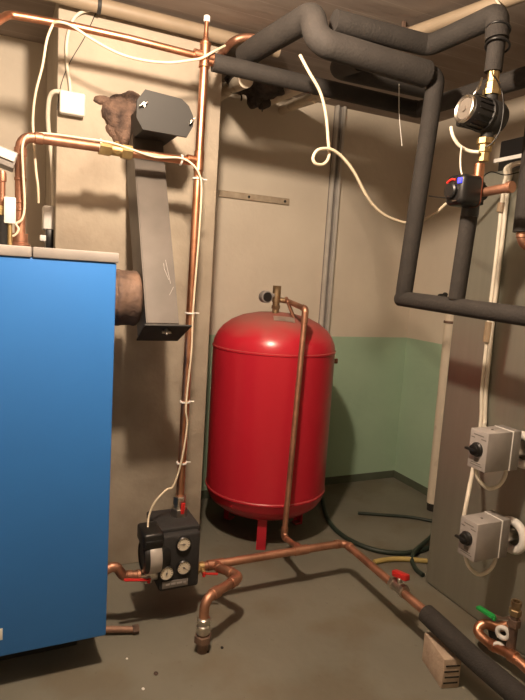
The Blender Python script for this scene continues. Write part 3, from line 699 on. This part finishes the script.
t = thing('cream_pipe', 'chipped cream painted standpipe with bent top in the right wall corner', 'pipe', (2.44, 2.64, 0))
c0 = V((2.482, 2.640, 0.005)); c1 = V((2.475, 2.640, 1.230)); c2 = V((2.456, 2.640, 1.397)); cx = (c0.x+c1.x)/2
MB().tube([(c0.x, 2.64, .05), (c1.x, 2.64, 1.20)], .0375, 20, wob=.04).build('pipe', CREAMP, t)
MB().tube([(c0.x, 2.64, 0.0), (c0.x, 2.64, .07)], .033, 20).build('floor_end', DARKHOLE, t)
MB().tube([(c1.x, 2.64, 1.20), (c1.x, 2.64, 1.375), (c1.x+.15, 2.6, 1.45)], .0385, 20, .09).build('bend', CREAMP, t)
MB().cyl((c1.x, 2.64, 1.185), (c1.x, 2.64, 1.20), .043).build('clip', RUST, t)

# ------------------------------------------------------------------ hot water store
t = thing('storage_tank', 'tall grey sheet metal storage tank casing filling the right edge', 'tank', (2.18, 1.25, 0))
m = MB(); m.span((1.845, .45, 0), (2.50, 1.962, 1.885), .014, 4).build('casing', SHEET, t)
t = thing('junction_box', 'dark box with white edge on top of the metal casing at right', 'box', (2.1, 1.75, 1.885))
a, b = V((1.980, 1.927, 2.021)), V((1.980, 1.780, 1.919))
MB().span((1.98, b.y-.18, 1.884), (2.14, a.y, 2.045), .006).build('case', BLACK, t)
MB().span((1.972, b.y-.14, 1.955), (1.985, a.y+.02, 1.972), .002).build('edge_strip', WHITE, t)

def thermostat(zc, label, group):
    t = thing('tank_thermostat', label, 'thermostat', (1.75, 1.5, zc-.075), group)
    MB().span((1.724, 1.455, zc-.076), (1.765, 1.548, zc+.076), .004).build('back_box', GREYDK, t)
    MB().span((1.7215, 1.4555, zc-.0755), (1.7255, 1.5475, zc+.0755), .001).build('seam', WHITE, t)
    k = V((1.60, 1.503, zc+.002))
    kb = MB().lathe(k, (-1, 0, 0), [(.027, 0), (.027, .006), (.022, .010), (.021, .020), (.019, .023), (0, .023)], 28).build('knob', BLACK, t)
    MB().box(k+V((-.026, .008, 0)), (.014, .05, .009), .003).build('pointer', BLACK, kb)
    m = MB()
    for (y0, y1, z) in ((1.478, 1.526, .056), (1.520, 1.538, .044), (1.466, 1.490, .044), (1.480, 1.528, -.05), (1.474, 1.532, -.058)):
        m.span((1.5993, y0, zc+z-.0018), (1.6004, y1, zc+z+.0018))
    m.span((1.5993, 1.492, zc-.044), (1.6004, 1.512, zc-.030)); MB().span((1.60, 1.458, zc-.074), (1.722, 1.545, zc+.074), .004).build('cover', GREYBOX, t, extra=(m, MARK))
    MB().cyl((1.66, 1.50, zc+.074), (1.66, 1.50, zc+.077), .005, 10).build('screw', MARK, t)
    m = MB(); m.cyl((1.76, 1.50, zc-.01), (1.85, 1.50, zc-.01), .03, 24); m.build('neck', NICKEL, t)
    m = MB(); m.ring((1.822, 1.49, zc-.012), (1, 0, 0), .056, .017, 32); m.build('collar', WHITE, t)
thermostat(.812, 'upper grey thermostat box with black knob on the metal casing', 'thermostat boxes on the metal casing')
thermostat(.466, 'lower grey thermostat box with black knob on the metal casing', 'thermostat boxes on the metal casing')

# ------------------------------------------------------------------ cables down the casing
def pair(off):
    return [(1.95, 1.30+off, 1.90), V((1.830, 1.676, 1.896))+V((0, off, 0)), V((1.830, 1.722, 1.845))+V((0, off, 0)), V((1.830, 1.727, 1.760))+V((0, off, 0)), V((1.830, 1.725, 1.562))+V((0, off, 0)), V((1.830, 1.726, 1.319))+V((0, off, 0)), V((1.830, 1.723, 1.154))+V((0, off, 0)), V((1.830, 1.720, 0.986))+V((0, off, 0)), V((1.830, 1.707, 0.861))+V((0, off, 0))]
A = pair(.010); A += [(1.800, 1.693, 0.746), (1.740, 1.645, 0.673), (1.670, 1.589, 0.597), (1.645, 1.572, 0.529), (1.645, 1.568, 0.502)]
cable(A, .0085, 'left of two white cables down the casing, ending at the lower thermostat', CABLEW)
Bc = pair(-.011); Bc += [(1.800, 1.670, 0.847), (1.760, 1.616, 0.847), (1.740, 1.570, 0.837)]
cable(Bc, .0085, 'right of two white cables down the casing, ending at the upper thermostat', CABLEW)
for (p, q) in (((1.830, 1.733, 1.749), (1.830, 1.735, 1.713)), ((1.830, 1.729, 1.269), (1.830, 1.730, 1.186))):
    MB().tube([p, q], .020, 12).build('cable_tape', TAPE, label=('brown tape around the white cable pair beside the mixing valve' if p[2] > 1.6 else 'brown tape around the white cable pair under the level black pipe'), cat='tape')
for zc, w in ((.812, 'upper'), (.466, 'lower')):
    cable([(1.625, 1.525, zc-.065), (1.626, 1.525, zc-.085), (1.64, 1.515, zc-.125), (1.675, 1.50, zc-.155), (1.715, 1.49, zc-.145), (1.738, 1.485, zc-.11), (1.745, 1.49, zc-.07)], .0075, 'white cable loop hanging under the %s thermostat box' % w, CABLEW)

# ------------------------------------------------------------------ circulation pump group
t = thing('circulation_pump', 'black circulation pump with round silver face on the right pipe', 'pump', (1.500, 1.516, 1.903))
pc = V((1.500, 1.523, 1.979)); ax = V((-1, .05, .10)).normalized()
m = MB(); m.lathe(pc, ax, [(.025, -.05), (.048, -.042), (.056, -.025), (.056, .008), (.052, .02)], 32); m.cyl(pc+V((0, 0, -.075)), pc+V((0, 0, .075)), .022, 20); m.build('volute', STEELD, t)
m = MB(); m.lathe(pc, ax, [(.052, .014), (.056, .018), (.056, .026), (.050, .028), (.050, .088), (.046, .098), (.042, .100)], 36)
for k in range(16):
    a_ = 2*PI*k/16; fx_, fy_, _ = frame(ax); rd = fx_*math.cos(a_)+fy_*math.sin(a_); m.box(pc+ax*.058+rd*.050, (.004, .008, .056), 0, Matrix((rd.cross(ax), rd, ax)).transposed())
mt = m.build('motor', BLACK, t)
m = MB(); m.lathe(pc, ax, [(.040, .099), (.045, .100), (.045, .110), (.041, .112), (.035, .108), (.034, .102)], 36); m.build('face_ring', NICKEL, mt)
m = MB(); m.lathe(pc, ax, [(.034, .100), (.034, .1065), (.010, .107), (.010, .112), (0, .113)], 28)
m.build('face_plate', mat('warm_silver', (.32, .28, .24), .4, .5), mt)
m = MB(); m.box(pc+ax*.045+V((0, .055, .0)), (.07, .03, .07), .008); m.build('terminal_box', BLACK, mt)
m = MB(); m.lathe((pc.x, pc.y, pc.z+.07), (0, 0, 1), [(.029, 0), (.029, .018), (.023, .021), (.023, .04), (.019, .043), (.019, .075)], 8); m.build('upper_union', BRASS, t)
m = MB(); m.lathe((pc.x, pc.y+.004, pc.z-.07), (0, 0, -1), [(.029, 0), (.029, .018), (.022, .022), (.022, .044), (.018, .047), (.018, .075)], 8); m.build('lower_union', BRASS, t)
t = thing('mixing_valve', 'black valve actuator with small blue and red lights under the circulation pump', 'valve', (1.500, 1.588, 1.700))
vc = V((1.500, 1.542, 1.730))
m = MB(); m.cyl((1.5, vc.y-.0, pc.z-.15), (1.5, vc.y, vc.z+.02), .018, 18); m.build('inlet_pipe', COPPER, t)
m = MB(); m.cyl((1.5, vc.y-.03, vc.z), (1.5, vc.y+.02, vc.z), .028, 20); m.cyl((1.5, vc.y, vc.z-.04), (1.5, vc.y, vc.z+.035), .026, 20); m.build('valve_body', STEELD, t)
m = MB(); m.box((1.445, vc.y+.0, vc.z), (.10, .092, .104), .022, None, 4); ac = m.build('actuator', BLACK, t)
m = MB(); pl_ = []
for k in range(24):
    a_ = 2*PI*k/24+PI/24; cy_, cz_ = math.cos(a_), math.sin(a_); rr_ = .0228
    pl_.append((1.475, vc.y+math.copysign(.0468-rr_, cy_)+rr_*cy_, vc.z+math.copysign(.0528-rr_, cz_)+rr_*cz_))
m.prism(pl_, (.003, 0, 0)); m.build('seam', SEAM, ac, label='thin orange seam line')
fx = 1.394
m = MB(); m.lathe((fx+.004, vc.y+.008, vc.z-.004), (-1, 0, 0), [(.028, 0), (.027, .012), (.022, .016), (0, .016)], 28); m.build('dial_knob', BLACK, ac)
m = MB(); m.ring((fx-.001, vc.y+.008, vc.z+.000), (-1, 0, 0), .034, .0035, 14, .35*PI, .75*PI); m.build('red_light', REDLED, ac)
m = MB(); m.span((fx-.002, vc.y-.036, vc.z+.018), (fx+.003, vc.y-.018, vc.z+.036), .001); m.build('blue_light', BLUELED, ac)
m = MB(); m.span((fx-.0015, vc.y-.020, vc.z-.040), (fx+.003, vc.y+.000, vc.z-.037)); m.build('logo_mark', NICKEL, ac)
m = MB(); e = V((1.5, vc.y-.02, vc.z)); q = V((1.500, 1.395, 1.734)); q.z += .0; m.tube([e, e+V((0, -.03, 0)), V((1.5, q.y, q.z))], .0155, 16); m.cyl((1.5, q.y+.015, q.z), (1.5, q.y-.006, q.z), .019); m.build('copper_stub', COPPERD, t, label='copper stub pointing at the camera')
s0 = V((1.500, 1.564, 1.684)); s1 = V((1.500, 1.584, 1.360))
t = thing('pipe_sleeve', 'short upright black foam sleeve between mixing valve and level pipe', 'pipe', s1)
MB().tube([s0, lerp(s0, s1, .5), s1], .0295, 20, wob=.02).build('sleeve', FOAM, t)
MB().tube([s0+V((0, 0, .004)), s0-V((0, 0, .034))], .0305, 20).build('tape_collar', BLACK, t)
# cables about the pump
cable([(1.400, 1.590, 1.944), (1.400, 1.576, 1.912), (1.420, 1.565, 1.883), (1.450, 1.547, 1.865), (1.470, 1.521, 1.860)], .006, 'thick white cable curving under the circulation pump', CABLEW)
cable([(1.420, 1.550, 1.877), (1.420, 1.552, 1.845), (1.420, 1.543, 1.797), (1.420, 1.525, 1.769), (1.450, 1.546, 1.768)], .003, 'thin white wire from the pump down to the actuator', CABLEW)
cable([(1.460, 1.533, 2.100), (1.430, 1.514, 2.058), (1.420, 1.527, 2.030), (1.430, 1.549, 2.018)], .0035, 'silver wire from brass union to the pump motor', NICKEL)
cable([(1.450, 1.482, 2.109), (1.460, 1.484, 2.093), (1.470, 1.481, 2.087), (1.500, 1.478, 2.049), (1.500, 1.463, 1.988), (1.500, 1.468, 1.926), (1.490, 1.487, 1.886), (1.480, 1.506, 1.875)], .0022, 'thin black wire looped around the right side of the pump', BLACK)
cable([(1.580, 1.631, 2.411), (1.560, 1.584, 2.365), (1.540, 1.550, 2.316), (1.520, 1.530, 2.279)], .004, 'thin white wire dropping from the ceiling beige pipe to the black elbow', CABLEW)
cable([(1.500, 1.788, 1.744), (1.470, 1.713, 1.730), (1.440, 1.620, 1.714)], .0025, 'thin dark wire from the black drop pipe to the actuator', BLACK)
cable([(1.620, 1.664, 1.797), (1.660, 1.650, 1.836), (1.720, 1.634, 1.831), (1.780, 1.621, 1.848)], .002, 'thin black wire behind the copper stub', BLACK)
cable([(1.020, 2.020, 2.230), (1.053, 2.000, 2.170), (1.101, 1.990, 2.105), (1.128, 1.980, 2.023), (1.140, 1.970, 1.931), (1.149, 1.970, 1.873), (1.124, 1.960, 1.838), (1.084, 1.950, 1.831), (1.069, 1.950, 1.851), (1.088, 1.950, 1.883), (1.143, 1.955, 1.895), (1.202, 1.960, 1.875), (1.262, 1.960, 1.826), (1.325, 1.965, 1.753), (1.377, 1.970, 1.708), (1.440, 1.970, 1.675), (1.524, 1.970, 1.658), (1.579, 1.960, 1.659), (1.597, 1.920, 1.671), (1.622, 1.880, 1.699), (1.634, 1.840, 1.733), (1.656, 1.780, 1.773), (1.669, 1.740, 1.808), (1.669, 1.700, 1.844)], .0062, 'long cream cable hanging with a small loop in front of back wall')
cable([(1.469, 2.000, 2.206), (1.484, 2.000, 2.087), (1.512, 2.000, 1.969)], .0015, 'very thin wire hanging straight down left of the black drop pipe', WHITE)

# ------------------------------------------------------------------ valve at lower right
t = thing('drain_valve', 'copper bend with green lever valve low at the right edge', 'valve', (1.72, 1.33, .02))
P = [V((1.700, 1.226, 0.073)), V((1.700, 1.326, 0.081)), V((1.700, 1.418, 0.064)), V((1.700, 1.489, 0.072)), V((1.730, 1.492, 0.097)), V((1.780, 1.458, 0.095)), (1.858, V((1.780, 1.458, 0.095))[1]-.02, .13)]
P = [V(p) for p in P]
P = [V((p.x, p.y, max(p.z, .03))) for p in P]
MB().tube(smooth(P, 8), .0185, 16).build('pipe', COPPER, t)
d = (P[1]-P[2]).normalized(); span_part('coupling', COPPER, t, P[1]-d*.01, P[1]+d*.02, .023); span_part('coupling', COPPER, t, P[2]-d*.005, P[2]+d*.02, .022)
b0, b1 = V((1.720, 1.344, 0.080)), V((1.720, 1.352, 0.258))
m = MB(); m.cyl((b1.x, b1.y, b0.z), (b1.x, b1.y, b1.z-.03), .017).hexa((b1.x, b1.y, b1.z-.08), (b1.x, b1.y, b1.z-.05), .024); m.build('stem', RUST, t)
m = MB(); m.hexa((b1.x, b1.y, b1.z-.035), (b1.x, b1.y, b1.z-.012), .022); m.lathe((b1.x, b1.y, b1.z-.012), (0, 0, 1), [(.015, 0), (.015, .012), (.019, .014), (.019, .03), (.012, .03), (.012, .01)], 18); m.build('nut', AGED, t)
MB().tube([V((1.710, 1.354, 0.207)), V((1.710, 1.396, 0.181)), V((1.710, 1.447, 0.167))], .008, 10).build('valve_stem', NICKEL, t)
lever((1.700, 1.424, 0.174), (1.700, 1.504, 0.168), .022, t, GREENP, .012)
m = MB(); c = V((1.700, 1.376, 0.140)); m.ring(c, (1, .55, 0), .020, .009, 24); m.build('white_collar', WHITE, t)
m = MB(); c = V((1.700, 1.385, 0.073)); m.ring(c, (1, .55, 0), .018, .007, 20); m.build('white_collar', WHITE, t)
m = MB(); c = V((1.760, 1.474, 0.059)); m.cyl(c, c+V((.10, -.02, 0)), .026); m.build('valve_body', STEELD, t)

# ------------------------------------------------------------------ hoses and crumbs on the floor
def hose(pts, r, label, m=HOSE, cat='hose'):
    b = MB(); b.tube(smooth(pts, 8), r, 12); return b.build('hose', m, label=label, cat=cat)
hose([(1.880, 2.989, 0.014), (1.762, 2.740, 0.013), (1.713, 2.560, 0.013), (1.724, 2.405, 0.013), (1.785, 2.280, 0.013), (1.894, 2.211, 0.013), (2.003, 2.200, 0.013), (2.108, 2.213, 0.013)], .0125, 'long dark green hose curving over the floor from behind the red tank')
hose([(2.174, 2.291, 0.030), (2.066, 2.230, 0.034), (1.960, 2.174, 0.032), (1.905, 2.129, 0.014), (1.867, 2.052, 0.012), (1.862, 1.994, 0.012)], .0115, 'short dark hose hooked over the green hose beside the yellow one')
hose([(1.973, 2.715, 0.010), (2.119, 2.642, 0.010), (2.252, 2.572, 0.010), (2.347, 2.486, 0.010)], .0095, 'straight dark thin hose on the floor near the corner')
hose([(1.704, 2.175, 0.013), (1.789, 2.174, 0.013), (1.863, 2.156, 0.013), (1.976, 2.098, 0.013)], .0125, 'short yellow hose lying on the floor beside the metal casing', YELL)
for (x, y, s, lab, mm) in (((0.417, 1.884, 0.000)[0], (0.417, 1.884, 0.000)[1], .004, 'tiny white crumb of plaster on the floor in front of boiler', WHITE), ((0.437, 1.717, 0.000)[0], (0.437, 1.717, 0.000)[1], .005, 'pale flake on the floor at the bottom edge', WHITE), ((0.495, 1.773, 0.000)[0], (0.495, 1.773, 0.000)[1], .007, 'dark crumb on the floor in front of the boiler', MORTAR), ((0.761, 1.827, 0.000)[0], (0.761, 1.827, 0.000)[1], .006, 'dark crumb on the floor right of the U-bent pipe foot', DARKHOLE), ((0.701, 1.824, 0.000)[0], (0.701, 1.824, 0.000)[1], .006, 'dark crumb on the floor just before the U-bent pipe foot', DARKHOLE)):
    m = MB(); m.blob((x, y, s*.4), (s, s*1.3, s*.5), .3, 60, 2); m.build('crumb', mm, label=lab, cat='debris')

# ------------------------------------------------------------------ light and camera
ld = bpy.data.lights.new('bare_bulb', 'POINT'); ld.energy = 156; ld.color = (1., .785, .585); ld.shadow_soft_size = .045
lo = bpy.data.objects.new('bare_bulb', ld); lo.location = (.40, 1.27, 2.33); C.objects.link(lo)
w = bpy.data.worlds.new('room'); bpy.context.scene.world = w; w.use_nodes = True
w.node_tree.nodes['Background'].inputs[0].default_value = (1, .8, .6, 1); w.node_tree.nodes['Background'].inputs[1].default_value = .08

cd = bpy.data.cameras.new('camera'); cam = bpy.data.objects.new('camera', cd); C.objects.link(cam)
cd.sensor_fit = 'VERTICAL'; cd.sensor_height = 36; cd.lens = 29.194; cd.clip_start = .02
Rm = Matrix(((0.907989, -0.002163, -0.418988), (-0.414356, 0.143745, -0.898692), (0.062171, 0.989612, 0.129623)))
cam.matrix_world = Matrix.Translation((0, 0, 1.4)) @ Rm.to_4x4()
S = bpy.context.scene; S.camera = cam
S.view_settings.view_transform = 'Standard'; S.view_settings.look = 'None'; S.view_settings.gamma = 1; S.view_settings.use_curve_mapping = False
S.view_settings.exposure = 0.0
